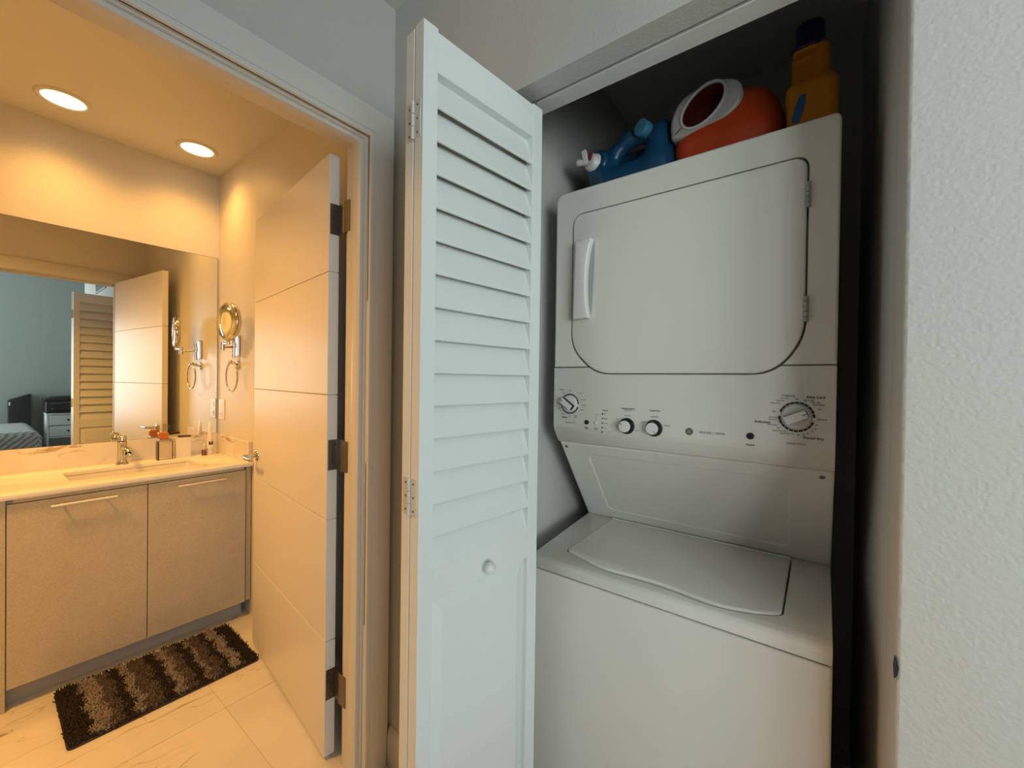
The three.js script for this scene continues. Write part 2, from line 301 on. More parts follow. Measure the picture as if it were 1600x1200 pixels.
// ---------------------------------------------------------------- bathroom door
const screw = (a, dir, r = 0.0035) => lathe([[0, 0.0012], [r * 0.5, 0.0012], [r, 0], [r, -0.001]], a, dir, 12);
{
  const D = { x: 0.87, t: 0.0345, h0: 0.010, h1: 2.032, g: [0.40, 0.81, 1.229, 1.64] };
  const door = thing('door_1', 'white glossy bathroom door with horizontal grooves standing open', 'door', [0.7238, 0, 1.3169], { turn: Math.atan2(0.1253, -0.9921), kind: 'structure' });
  const edges = [D.h0, ...D.g, D.h1];
  for (let i = 0; i < 5; i++) part(door, 'panel', lbox(0, D.x, edges[i] + (i ? 0.0014 : 0), edges[i + 1] - (i < 4 ? 0.0014 : 0), 0, D.t, 0.0016), M.doorPaint);
  part(door, 'door_core', lbox(0.004, D.x - 0.004, D.h0 + 0.004, D.h1 - 0.004, 0.004, D.t - 0.004), M.doorCore, 'recessed groove bottoms');
  // hinges: x < 0 is towards the jamb
  const jamb = new THREE.Vector3();
  for (const y of [1.816, 1.027, 0.252]) {
    const h = 0.051, hinge = part(door, 'hinge', merge([
      lbox(-0.0022, 0.0004, y - h, y + h, 0.0035, D.t + 0.001, 0.0009),
      ...[0, 1, 2, 3, 4].map((k) => rod(new THREE.Vector3(-0.041, y - h + 0.0206 * k + 0.0005, D.t), new THREE.Vector3(-0.041, y - h + 0.0206 * k + 0.0198, D.t), 0.0060)),
      lbox(-0.041, -0.0004, y - h, y + h, D.t - 0.001, D.t + 0.0012),
      rod(new THREE.Vector3(-0.041, y - h - 0.003, D.t), new THREE.Vector3(-0.041, y + h + 0.003, D.t), 0.0042),
    ]), M.hinge);
    for (const [dy, dz] of [[0.036, 0.024], [0, 0.014], [-0.036, 0.024]]) part(hinge, 'screw', screw(new THREE.Vector3(-0.0022, y + dy, dz), new THREE.Vector3(-1, 0, 0), 0.0042), std([0.10, 0.09, 0.08], { metalness: 0.8, roughness: 0.5 }));
  }
  for (const s of [-1, 1]) {                                        // lever set on both faces
    const z0 = s < 0 ? 0 : D.t, x = 0.812, y = 0.918, V = (a, b, c) => new THREE.Vector3(a, b, c);
    const len = s < 0 ? 0.056 : 0.024;
    const hd = part(door, 'handle', merge([
      lathe([[0, 0.009], [0.020, 0.009], [0.026, 0.005], [0.026, 0]], V(x, y, z0), V(0, 0, s)),
      rod(V(x, y, z0), V(x, y, z0 + s * len), 0.0095),
      ...(s < 0 ? [tube([V(x + 0.004, y, z0 - len + 0.004), V(x - 0.02, y, z0 - len - 0.001), V(x - 0.06, y, z0 - len), V(x - 0.105, y, z0 - len + 0.003)], 0.0088, 20), new THREE.SphereGeometry(0.0092, 12, 8).translate(x + 0.004, y, z0 - len + 0.004), new THREE.SphereGeometry(0.0088, 12, 8).translate(x - 0.105, y, z0 - len + 0.003)]
        : [lathe([[0, 0.012], [0.016, 0.01], [0.02, 0.004], [0.012, 0]], V(x, y, z0 + 0.02), V(0, 0, 1))]),
    ]), M.chrome, s < 0 ? 'chrome lever handle' : undefined);
  }
  part(door, 'latch_plate', lbox(D.x - 0.0005, D.x + 0.0012, 0.89, 0.946, 0.006, 0.029), M.nickel);
}

// ---------------------------------------------------------------- folding louvered closet door
{
  const door = thing('door_2', 'white louvered folding closet door, its two leaves folded open against the opening', 'folding door', [0.572, 0, 0.6485], { turn: Math.atan2(0.99383, 0.11089), kind: 'structure' });
  const x0 = -0.020, s0 = 0.016, s1 = 0.318, x1 = 0.356, t = 0.0295, y0 = 0.022;
  const slatG = new RoundedBoxGeometry(s1 - s0 + 0.006, 0.0795, 0.0068, 2, 0.003); boxUV(slatG);
  const kn = M.louver.clone(); kn.roughness = 0.22;
  const leaf = (front) => {
    const g = new THREE.Group(); g.name = 'leaf'; door.add(g); origin.set(g, new THREE.Vector3());
    part(g, 'stile', lbox(x0, s0, y0, 2.011, -t, 0, 0.0009), M.louver); part(g, 'stile', lbox(s1, x1, y0, 2.008, -t, 0, 0.0016), M.louver);
    for (const [a, b] of [[1.921, 2.004], [0.820, 0.887], [y0, 0.205]]) part(g, 'rail', lbox(s0, s1, a, b, -t + 0.0006, -0.0006, 0.0012), M.louver);
    for (let i = 0; i < 15; i++) {
      const m = new THREE.Mesh(slatG, M.louver); m.name = 'slat'; m.castShadow = m.receiveShadow = true;
      m.position.set((s0 + s1) / 2, 1.9205 - 0.069 * (i + 0.5) + 0.0015, -0.0150); m.rotation.x = -0.325; g.add(m);
    }
    const field = new THREE.ExtrudeGeometry(shapeOf([[s0 - 0.004, 0.200], [s1 + 0.004, 0.200], [s1 + 0.004, 0.824], [s0 - 0.004, 0.824]]), { depth: 0.006, bevelEnabled: true, bevelThickness: 0.011, bevelSize: 0.036, bevelOffset: -0.036, bevelSegments: 1 });
    part(g, 'raised_panel', field.translate(0, 0, -0.0225), M.louver);
    return g;
  };
  const a = leaf(true), b = leaf(false);
  b.rotation.y = Math.PI; b.position.set(x0 + x1, 0, -2 * t - 0.0046);
  const k = part(a, 'knob', lathe([[0, 0.031], [0.006, 0.0305], [0.0125, 0.026], [0.0148, 0.019], [0.0125, 0.013], [0.008, 0.009], [0.0075, 0.003], [0.0105, 0]], new THREE.Vector3(0.165, 0.848, 0), new THREE.Vector3(0, 0, 1)), kn, 'round white knob');
  const zc = -t - 0.0023;
  for (const y of [1.817, 1.041, 0.30]) {
    const V = (p, q, r) => new THREE.Vector3(p, q, r);
    const hg = part(door, 'hinge', merge([
      lbox(x0 - 0.0014, x0 + 0.0003, y - 0.039, y + 0.039, zc, zc + 0.024, 0.0006), lbox(x0 - 0.0014, x0 + 0.0003, y - 0.039, y + 0.039, zc - 0.024, zc, 0.0006),
      ...[0, 1, 2].map((n) => rod(V(x0 - 0.0032, y - 0.039 + 0.026 * n + 0.0006, zc), V(x0 - 0.0032, y - 0.0136 + 0.026 * n, zc), 0.0036)),
    ]), M.trim);
    for (const s of [-1, 1]) for (const d of [-0.028, 0, 0.028]) part(hg, 'screw', screw(V(x0 - 0.0014, y + d, zc + s * 0.0145), V(-1, 0, 0), 0.0026), std([0.16, 0.13, 0.11], { metalness: 0.5, roughness: 0.6 }));
  }
  part(door, 'guide_pin', rod(new THREE.Vector3(0.343, 2.0, -0.015), new THREE.Vector3(0.343, 2.046, -0.015), 0.004), M.nickel);
}

// ---------------------------------------------------------------- stacked laundry machine
{
  const vL = 0.680, vR = -0.023, A = M.appliance;
  const W = thing('stacked_washer_dryer', 'white stacked washer and dryer filling the laundry closet', 'washer dryer', [1.4, 0, 0.33]);
  part(W, 'washer_cabinet', box(1.010, 1.80, 0.012, 0.7345, vR, vL, 0.006), A);
  for (const k of [0, 1, 2, 3]) part(W, 'foot', rod(P(1.06 + 0.68 * (k & 1), 0, 0.03 + 0.6 * (k >> 1)), P(1.06 + 0.68 * (k & 1), 0.014, 0.03 + 0.6 * (k >> 1)), 0.02), M.black);
  // top deck with the lid's pocket
  const dk = (u) => 0.7755 + (u - 1.02) * 0.0857;
  const prof = new THREE.Shape(); prof.moveTo(1.012, 0.739); prof.lineTo(1.007, 0.741); prof.lineTo(1.007, 0.754); prof.bezierCurveTo(1.008, 0.768, 1.016, 0.775, 1.034, dk(1.034)); prof.lineTo(1.372, dk(1.372)); prof.lineTo(1.80, dk(1.372)); prof.lineTo(1.80, 0.739); prof.closePath();
  const lidOutline = (o) => {                                      // drawn in (-v, u); o = clearance
    const front = [[0.597, 1.078], [0.56, 1.066], [0.52, 1.052], [0.465, 1.042], [0.41, 1.045], [0.35, 1.049], [0.29, 1.046], [0.22, 1.037], [0.17, 1.036], [0.12, 1.048], [0.072, 1.070]];
    const s = new THREE.Shape(); s.moveTo(-0.580 - o, 1.352 + o); s.lineTo(-0.599 - o, 1.092);
    s.quadraticCurveTo(-0.601 - o, 1.079 - o, -0.590, 1.075 - o);
    s.splineThru(front.slice(1, -1).map(([v, u]) => new THREE.Vector2(-v, u - o - (o ? 0.006 * Math.exp(-(((v - 0.33) / 0.17) ** 4)) : 0))));
    s.quadraticCurveTo(-0.0665 + o, 1.067 - o, -0.0655 + o, 1.082); s.lineTo(-0.0645 + o, 1.352 + o); s.closePath(); return s;
  };
  const deckG = boxUV(faceV(prof, vR, vL, 0.004, 2, 10));
  const pocket = boxUV(new THREE.ExtrudeGeometry(lidOutline(0.004), { depth: 0.2, bevelEnabled: false, curveSegments: 24 }).rotateX(-Math.PI / 2).translate(0, 0.758, 0));
  part(W, 'washer_deck', cut(deckG, pocket), A);
  const lidG = new THREE.ExtrudeGeometry(lidOutline(0), { depth: 0.010, bevelEnabled: true, bevelThickness: 0.004, bevelSize: 0.004, bevelOffset: -0.004, bevelSegments: 3, curveSegments: 24 }).rotateX(-Math.PI / 2);
  { const p = lidG.attributes.position; for (let i = 0; i < p.count; i++) p.setY(i, dk(-p.getZ(i)) + p.getY(i) - 0.0090); lidG.computeVertexNormals(); }
  const lid = part(W, 'washer_lid', toCreasedNormals(lidG, 0.5), A);
  part(lid, 'hinge_strip', box(1.355, 1.368, dk(1.36) - 0.004, dk(1.36) + 0.006, 0.063, 0.582, 0.003), A);
  // tower body behind the sloping panel
  part(W, 'tower_side', faceV(shapeOf([[1.168, 1.09], [1.375, 0.806], [1.80, 0.806], [1.80, 1.09]]), vR + 0.002, vL - 0.002), A);
  { // sloping access panel: local x to the right, y up the slope, z outwards
    const a = new THREE.Vector2(1.372, 0.8065), b = new THREE.Vector2(1.163, 1.0885), L = a.distanceTo(b), ang = Math.atan2(a.x - b.x, b.y - a.y);
    const place = (g) => g.rotateX(ang).translate(-(vL + vR) / 2, a.y, -a.x);
    const hw = (vL - vR) / 2, c = (vL + vR) / 2, rx = (v) => c - v;
    const outer = shapeOf([[-hw, 0], [hw, 0], [hw, L], [-hw, L]]), Q = [[rx(0.586), 0.048], [rx(0.070), 0.048], [rx(0.064), L - 0.044], [rx(0.590), L - 0.044]];
    outer.holes.push(roundShape(Q, 0.022));
    part(W, 'slope_panel', place(new THREE.ExtrudeGeometry(outer, { depth: 0.001, bevelEnabled: true, bevelThickness: 0.0035, bevelSize: 0.007, bevelOffset: -0.007, bevelSegments: 3, curveSegments: 8 }).translate(0, 0, -0.0045)), A);
    part(W, 'slope_field', place(extr(roundShape([[Q[0][0] - 0.006, Q[0][1] - 0.006], [Q[1][0] + 0.006, Q[1][1] - 0.006], [Q[2][0] + 0.006, Q[2][1] + 0.006], [Q[3][0] - 0.006, Q[3][1] + 0.006]], 0.024), 0.004).translate(0, 0, -0.0062)), A);
    for (const [v, y] of [[-0.001, L - 0.018], [0.662, L - 0.018]]) part(W, 'panel_screw', place(merge([lathe([[0, 0.002], [0.004, 0.0016], [0.006, 0], [0.006, -0.002]], new THREE.Vector3(rx(v), y, 0), new THREE.Vector3(0, 0, 1)), lbox(rx(v) - 0.0032, rx(v) + 0.0032, y - 0.0006, y + 0.0006, 0.0012, 0.0024)])), std([0.2, 0.2, 0.19], { metalness: 0.9, roughness: 0.45 }));
  }
  // dryer housing, control panel, both cut for the door
  const doorPts = [[-0.617, 1.790], [-0.0355, 1.790], [-0.0355, 1.388], [-0.094, 1.3095], [-0.538, 1.3095], [-0.617, 1.388]], doorR = [0.036, 0.030, 0.055, 0.05, 0.05, 0.045];
  const grow = (o) => { const c = [-0.326, 1.56]; return doorPts.map(([x, y]) => [x + Math.sign(x - c[0]) * o, y + Math.sign(y - c[1]) * o]); };
  const hole = boxUV(faceU(roundShape(grow(0.0038), doorR), 1.05, 1.145));
  const house = boxUV(faceU(roundShape([[-vL, 1.3285], [-vR, 1.3285], [-vR, 1.869], [-vL, 1.869]], [0.002, 0.002, 0.016, 0.030]), 1.120, 1.80, 0.006, 3));
  part(W, 'dryer_cabinet', cut(house, hole), A);
  const cp = roundShape([[1.1195, 1.3265], [1.1195, 1.139], [1.150, 1.0935], [1.166, 1.0905], [1.80, 1.0905], [1.80, 1.3265]], [0.0015, 0.012, 0.008, 0.003, 0.002, 0.002]);
  const panel = part(W, 'control_panel', cut(boxUV(faceV(cp, vR, vL, 0.0025, 2)), hole), A);
  const dd = part(W, 'dryer_door', faceU(roundShape(doorPts, doorR), 1.1165, 1.1385, 0.0035, 3, 12), A);
  { // grip: raised pull with a scooped right side
    const s = new THREE.Shape(); s.moveTo(-0.598, 1.697); s.quadraticCurveTo(-0.596, 1.703, -0.590, 1.703); s.lineTo(-0.549, 1.706); s.quadraticCurveTo(-0.545, 1.705, -0.546, 1.698);
    s.bezierCurveTo(-0.566, 1.650, -0.568, 1.53, -0.552, 1.476); s.lineTo(-0.5535, 1.4715); s.lineTo(-0.597, 1.4705); s.quadraticCurveTo(-0.603, 1.4705, -0.603, 1.477); s.closePath();
    const g = extr(s, 0.024, 0.004, 3, 16).translate(0, 0, -1.117);
    part(dd, 'grip', g, M.plasticWhite);
    const r = new THREE.Shape(); r.moveTo(-0.5475, 1.700); r.bezierCurveTo(-0.567, 1.650, -0.569, 1.53, -0.5535, 1.4755); r.bezierCurveTo(-0.546, 1.49, -0.5415, 1.68, -0.5435, 1.700); r.closePath();
    part(dd, 'grip_recess', extr(r, 0.004, 0.001, 1, 16).translate(0, 0, -1.1172), std([0.36, 0.39, 0.365], { roughness: 0.5 }), 'grey scooped recess of the door grip');
  }
  for (const [a, b] of [[1.675, 1.731], [1.423, 1.480]]) {
    const g = []; for (let k = 0; k < 5; k++) { const y = a + (b - a) / 5 * k; g.push(rod(P(1.1155, y + 0.0006, 0.0335), P(1.1155, y + (b - a) / 5 - 0.0006, 0.0335), 0.0052)); }
    g.push(box(1.1165, 1.1195, a + 0.002, b - 0.002, 0.0285, 0.0385));
    part(dd, 'hinge', g, std([0.40, 0.40, 0.38], { roughness: 0.4, metalness: 0.3 }));
  }
  // controls
  const F = 1.1195, Z = new THREE.Vector3(0, 0, 1), disc = (v, h, r, z0, z1, b = 0.002) => lathe([[0, z1], [r - b, z1], [r, z1 - b], [r, z0]], P(F, h, v), Z, 40);
  for (const [v, h, R, ang] of [[0.622, 1.216, 0.0310, -0.62], [0.047, 1.212, 0.0340, 0.44]]) {
    const k = part(panel, 'cycle_dial', merge([disc(v, h, R * 0.79, 0, 0.007), lathe([[R * 0.80, 0.002], [R * 0.80, 0.0042], [R * 0.845, 0.0042], [R * 0.845, 0.001]], P(F, h, v), Z, 48)]), M.plasticWhite);
    const spin = (g) => { const c = P(F, h, v); return g.rotateZ(ang).translate(c.x, c.y, c.z); };
    part(k, 'grip_side', spin(lbox(-R * 0.66, R * 0.66, -R * 0.27, R * 0.27, 0.006, 0.025, 0.002)), M.black, 'black sides of the dial grip');
    part(k, 'grip_cap', spin(lbox(-R * 0.655, R * 0.655, -R * 0.265, R * 0.265, 0.0235, 0.0285, 0.002)), M.plasticWhite);
    part(k, 'pointer', spin(ang > 0 ? lbox(R * 0.36, R * 0.64, -0.0008, 0.0008, 0.0281, 0.0288) : lbox(-R * 0.64, -R * 0.42, -0.0008, 0.0008, 0.0281, 0.0288)), M.black);
    const ticks = []; const n = 22;
    for (let i = 0; i < n; i++) { if (i % 11 === 10) continue; const a0 = i / n * 2 * Math.PI, s = new THREE.Shape(); s.absarc(0, 0, R, a0, a0 + 2 * Math.PI / n * 0.86, false); s.absarc(0, 0, R * 0.875, a0 + 2 * Math.PI / n * 0.86, a0, true); s.closePath(); ticks.push(extr(s, 0.0008, 0, 1, 4)); }
    part(k, 'scale_ring', merge(ticks).translate(-v, h, -F), M.print, 'black segmented ring around the dial');
  }
  for (const [v, h, ang] of [[0.439, 1.1615, 2.55], [0.363, 1.1615, -0.85]]) {
    const k = part(panel, 'selector_knob', merge([lathe([[0.0178, 0.0035], [0.0225, 0.003], [0.0225, 0]], P(F, h, v), Z, 40), disc(v, h, 0.0172, 0, 0.0185)]), M.black, 'black knob with a white face');
    part(k, 'knob_face', disc(v, h, 0.0160, 0.017, 0.0215, 0.001), M.plasticWhite);
    const g = lbox(0.0075, 0.0145, -0.0007, 0.0007, 0.0213, 0.0219).rotateZ(ang), c = P(F, h, v);
    part(k, 'pointer', g.translate(c.x, c.y, c.z), M.black);
  }
  for (const [v, h, r] of [[0.563, 1.1632, 0.0066], [0.136, 1.161, 0.0078]]) part(panel, 'start_button', disc(v, h, r, 0, 0.004, 0.0012), M.black, 'round black button');
  part(panel, 'signal_button', merge([disc(0.533, 1.163, 0.0052, 0, 0.003, 0.001), lathe([[0.0056, 0.001], [0.0062, 0.0016], [0.0066, 0.001]], P(F, 1.163, 0.533), Z)]), M.plasticWhite);
  for (let i = 0; i < 5; i++) part(panel, 'indicator_light', box(F - 0.0012, F + 0.001, 1.1885 - 0.0133 * i, 1.1935 - 0.0133 * i, 0.5120, 0.5148, 0.0006), M.black);
  { // printed lettering, flat on the panel
    const S = 2900, w = 2040, h = 548, cv = document.createElement('canvas'); cv.width = w; cv.height = h;
    const c = cv.getContext('2d'); c.fillStyle = '#000'; c.fillRect(0, 0, w, h); c.fillStyle = '#fff'; c.textBaseline = 'middle';
    const X = (v) => (0.680 - v) * S, Y = (y) => (1.327 - y) * S;
    const T = (s, v, y, mm, align = 'center', bold = false, tone = 1) => { c.globalAlpha = tone; c.font = `${bold ? 'bold ' : ''}${Math.round(mm * S / 1000 * 1.35)}px sans-serif`; c.textAlign = align; c.fillText(s, X(v), Y(y)); c.globalAlpha = 1; };
    // washer dial
    T('Cottons', 0.652, 1.259, 4, 'center', false, 0.7); T('Off', 0.622, 1.2565, 3); T('Heavy', 0.645, 1.2490, 3, 'center', false, 0.8); T('Easy Care', 0.588, 1.2490, 3, 'center', false, 0.8);
    T('Normal', 0.584, 1.230, 3.2, 'left', false, 0.85); T('Delicate', 0.582, 1.2135, 3.2, 'left', false, 0.85); T('Gentle', 0.586, 1.1985, 3.2, 'left', false, 0.85);
    T('Reg', 0.656, 1.232, 3.2, 'right', false, 0.8); T('Med', 0.658, 1.216, 3.2, 'right', false, 0.8); T('Light', 0.654, 1.2, 3.2, 'right', false, 0.8);
    T('Rinse', 0.644, 1.1835, 3.2, 'center', false, 0.85); T('Spin', 0.622, 1.1775, 3); T('Drain', 0.601, 1.1800, 3); T('Soak', 0.601, 1.1755, 3); T('Whites', 0.639, 1.1735, 4.2, 'center', true);
    T('WASHER CYCLES', 0.620, 1.1585, 3.6, 'center', false, 0.75);
    T('Start', 0.564, 1.1475, 4.4, 'center', true); T('Hold', 0.564, 1.1425, 3, 'center', false, 0.7); T('Signal', 0.533, 1.1475, 3.6, 'center', false, 0.85); T('Rinse', 0.533, 1.1425, 3, 'center', false, 0.7);
    T('Status', 0.505, 1.2015, 4.2, 'center', true, 0.85);
    ['Fill', 'Wash', 'Rinse', 'Spin', 'Lid Locked'].forEach((s, i) => T(s, 0.5085, 1.191 - 0.0133 * i, 3.4, 'left', false, 0.8));
    c.globalAlpha = 0.45; c.fillRect(X(0.5335), Y(1.1885), 3, 50); c.fillRect(X(0.5335), Y(1.1885), 45, 3); c.globalAlpha = 1;
    // selectors
    T('Temperature', 0.437, 1.2105, 4.6, 'center', true, 0.9); T('Wash/Rinse', 0.437, 1.2055, 3.2, 'center', false, 0.7); T('Tap Cold', 0.438, 1.191, 3.2, 'center', false, 0.85);
    T('Cold', 0.463, 1.180, 3.2, 'right', false, 0.8); T('Cool', 0.463, 1.159, 3.2, 'right', false, 0.8); T('Hot', 0.4145, 1.1505, 3.2, 'left', false, 0.8); T('Warm', 0.440, 1.1335, 3.2, 'center', false, 0.85); T('Warm', 0.421, 1.1370, 3.2, 'left', false, 0.85);
    T('Load Size', 0.361, 1.2085, 4.6, 'center', true, 0.9); T('Automatic', 0.362, 1.1925, 3.2, 'center', false, 0.85); T('Small', 0.3885, 1.176, 3.4, 'right', false, 0.85); T('Medium', 0.337, 1.171, 3.2, 'left', false, 0.85);
    T('Super', 0.382, 1.1375, 3.4, 'right', false, 0.85); T('Large', 0.340, 1.1335, 3.4, 'center', false, 0.85);
    T('WASHER | DRYER', 0.220, 1.160, 5.6, 'center', false, 0.85); T('Start', 0.136, 1.1395, 5.6, 'center', true);
    // dryer dial
    T('Cottons', 0.063, 1.2595, 5.4, 'center', false, 0.85); T('Easy Care', 0.0125, 1.2575, 5.4, 'center', true); T('Delicates', 0.112, 1.1965, 5.4, 'center', true); T('Timed Dry', 0.016, 1.1665, 5.6, 'center', true); T('DRYER CYCLES', 0.047, 1.1515, 4.2, 'center', false, 0.8);
    [['Less Dry', 0.062, 1.2535, 'right'], ['Normal', 0.070, 1.2475, 'right'], ['More Dry', 0.078, 1.2415, 'right'], ['Off', 0.047, 1.2515, 'center'], ['More Dry', 0.034, 1.2495, 'left'], ['Less Dry', 0.022, 1.2455, 'left'], ['Cool Down', 0.018, 1.2405, 'left'], ['Off', 0.009, 1.231, 'left'],
      ['Off', 0.0865, 1.2225, 'right'], ['Less Dry', 0.084, 1.2085, 'right'], ['Normal', 0.085, 1.2035, 'right'], ['More Dry', 0.083, 1.1915, 'right'], ['Off', 0.078, 1.1845, 'right'], ['Damp Dry 20', 0.066, 1.1785, 'right'], ['Dewrinkle 10', 0.052, 1.1735, 'right'],
      ['30', 0.043, 1.1725, 'center'], ['40', 0.033, 1.1735, 'center'], ['50', 0.026, 1.1765, 'center'], ['60', 0.0185, 1.182, 'center'], ['70', 0.013, 1.188, 'center'], ['80', 0.010, 1.1965, 'center'], ['Optional', 0.010, 1.209, 'left'],
    ].forEach(([s, v, y, al]) => T(s, v, y, 3.2, al, false, 0.85));
    const t = new THREE.CanvasTexture(cv); t.magFilter = THREE.LinearFilter;
    const g = new THREE.PlaneGeometry(w / S, h / S).translate(-0.680 + w / S / 2, 1.327 - h / S / 2, -F + 0.0004); g.userData.keepUV = true;
    part(panel, 'lettering', g, std([0.03, 0.03, 0.03], { alphaMap: t, transparent: true, roughness: 0.6 }), 'small dark printed control lettering');
  }
  { // round emblem with two curling letters
    const n = 256, cv = document.createElement('canvas'); cv.width = cv.height = n; const c = cv.getContext('2d');
    c.fillStyle = '#c9c7c0'; c.fillRect(0, 0, n, n); c.fillStyle = '#17181a'; c.beginPath(); c.arc(128, 128, 126, 0, 7); c.fill();
    c.strokeStyle = '#d4d2cb'; c.lineWidth = 7; c.beginPath(); c.arc(128, 128, 106, 0, 7); c.stroke();
    c.lineWidth = 15; c.lineCap = 'round';
    c.beginPath(); c.moveTo(112, 92); c.bezierCurveTo(100, 58, 62, 82, 62, 124); c.bezierCurveTo(62, 166, 96, 166, 110, 138); c.lineTo(114, 120); c.bezierCurveTo(116, 150, 108, 190, 84, 184); c.stroke();
    c.beginPath(); c.moveTo(190, 88); c.bezierCurveTo(178, 62, 140, 70, 146, 104); c.bezierCurveTo(150, 122, 170, 120, 172, 118); c.bezierCurveTo(146, 120, 130, 160, 152, 176); c.bezierCurveTo(174, 188, 194, 166, 196, 148); c.stroke();
    c.lineWidth = 9; for (const a of [0.8, 2.36, 3.93, 5.5]) { c.beginPath(); c.arc(128 + 84 * Math.cos(a), 128 + 84 * Math.sin(a), 15, a + 0.6, a + 3.6); c.stroke(); }
    const t = new THREE.CanvasTexture(cv); t.colorSpace = THREE.SRGBColorSpace; t.magFilter = THREE.LinearFilter;
    const g = new THREE.CircleGeometry(0.0085, 40).translate(-0.273, 1.160, -F + 0.0011); g.userData.keepUV = true;
    const rim = part(panel, 'emblem', lathe([[0.0086, 0.001], [0.0089, 0.0012], [0.0092, 0]], P(F, 1.160, 0.273), Z, 40), M.black, 'round dark monogram emblem');
    part(rim, 'emblem_face', g, std([1, 1, 1], { map: t, roughness: 0.4 }));
  }
}

// ---------------------------------------------------------------- jugs on top of the dryer
const TOP = 1.869;
{
  const bl = std([0.008, 0.062, 0.145], { roughness: 0.32 }), blL = std([0.06, 0.24, 0.40], { roughness: 0.4 });
  const J = thing('detergent_jug', 'blue detergent jug lying on its side with a white push tap', 'jug', [1.30, TOP, 0.49]);
  const z = (u) => -u, c = (v, h, u) => [-v, h, -u];
  const f = (p) => {
    let d = sdBox(p, c(0.485, 1.925, 1.31), [0.118, 0.055, 0.075], 0.032);
    d = smin(d, sdEll(p, c(0.416, 1.985, 1.32), [0.046, 0.108, 0.085]), 0.035);
    d = smin(d, sdCap(p, c(0.606, 1.955, 1.33), c(0.602, 1.99, 1.29), 0.052), 0.03);
    d = smin(d, sdCap(p, c(0.570, 1.975, 1.275), c(0.548, 2.030, 1.275), 0.020), 0.02);
    d = smin(d, sdCap(p, c(0.548, 2.030, 1.275), c(0.505, 2.058, 1.275), 0.021), 0.015);
    d = smin(d, sdCap(p, c(0.505, 2.058, 1.275), c(0.430, 2.060, 1.29), 0.022), 0.015);
    d = smin(d, sdBox(p, c(0.49, 1.985, 1.365), [0.10, 0.075, 0.03], 0.025), 0.02);
    d = smin(d, sdEll(p, c(0.408, 2.02, 1.34), [0.042, 0.078, 0.07]), 0.03);
    return Math.max(d, TOP + 0.0005 - p.y);
  };
  part(J, 'body', blob(f, new THREE.Vector3(-0.68, 1.855, -1.42), new THREE.Vector3(-0.35, 2.12, -1.21), 72), bl);
  const ax = new THREE.Vector3(-0.42, 0.10, 0.88).normalize(), n0 = P(1.262, 2.005, 0.612);
  part(J, 'neck_ring', lathe([[0.040, -0.022], [0.0475, -0.020], [0.0475, -0.012], [0.044, -0.010], [0.0475, -0.008], [0.0475, 0.002], [0.043, 0.004], [0.043, 0.008], [0.030, 0.010]], n0, ax, 40), bl);
  const cap = part(J, 'tap_cap', merge([lathe([[0.0305, 0.006], [0.0315, 0.009], [0.0315, 0.016], [0.028, 0.018], [0.027, 0.028], [0.022, 0.034], [0, 0.036]], n0, ax, 36),
    rod(n0.clone().addScaledVector(ax, 0.026), n0.clone().addScaledVector(ax, 0.030).add(new THREE.Vector3(-0.042, 0.008, 0.0)), 0.0105),
    lathe([[0.007, 0], [0.0125, 0], [0.0125, -0.010]], n0.clone().addScaledVector(ax, 0.030).add(new THREE.Vector3(-0.044, 0.0085, 0)), new THREE.Vector3(-1, 0.15, 0), 20)]), std([0.70, 0.68, 0.66], { roughness: 0.35 }), 'white tap cap with a side spout');
  const tb = n0.clone().addScaledVector(ax, 0.034);
  part(cap, 'push_tab', lbox(-0.012, 0.006, -0.004, 0.038, -0.004, 0.006, 0.003).rotateZ(0.25).translate(tb.x - 0.006, tb.y + 0.004, tb.z), std([0.72, 0.69, 0.67], { roughness: 0.4 }));
  part(cap, 'button', new THREE.SphereGeometry(0.011, 16, 12).scale(0.8, 1.35, 0.6).translate(tb.x + 0.008, tb.y + 0.010, tb.z + 0.002), std([0.22, 0.012, 0.03], { roughness: 0.4 }), 'dark red push button');
  const fa = new THREE.Vector3(-0.34, 0.05, 0.94).normalize();
  part(J, 'filler_plug', lathe([[0, 0.030], [0.0225, 0.030], [0.0245, 0.0275], [0.0245, 0.010], [0.020, -0.02]], P(1.262, 2.060, 0.447), fa, 36), blL, 'light blue round filler plug');
}
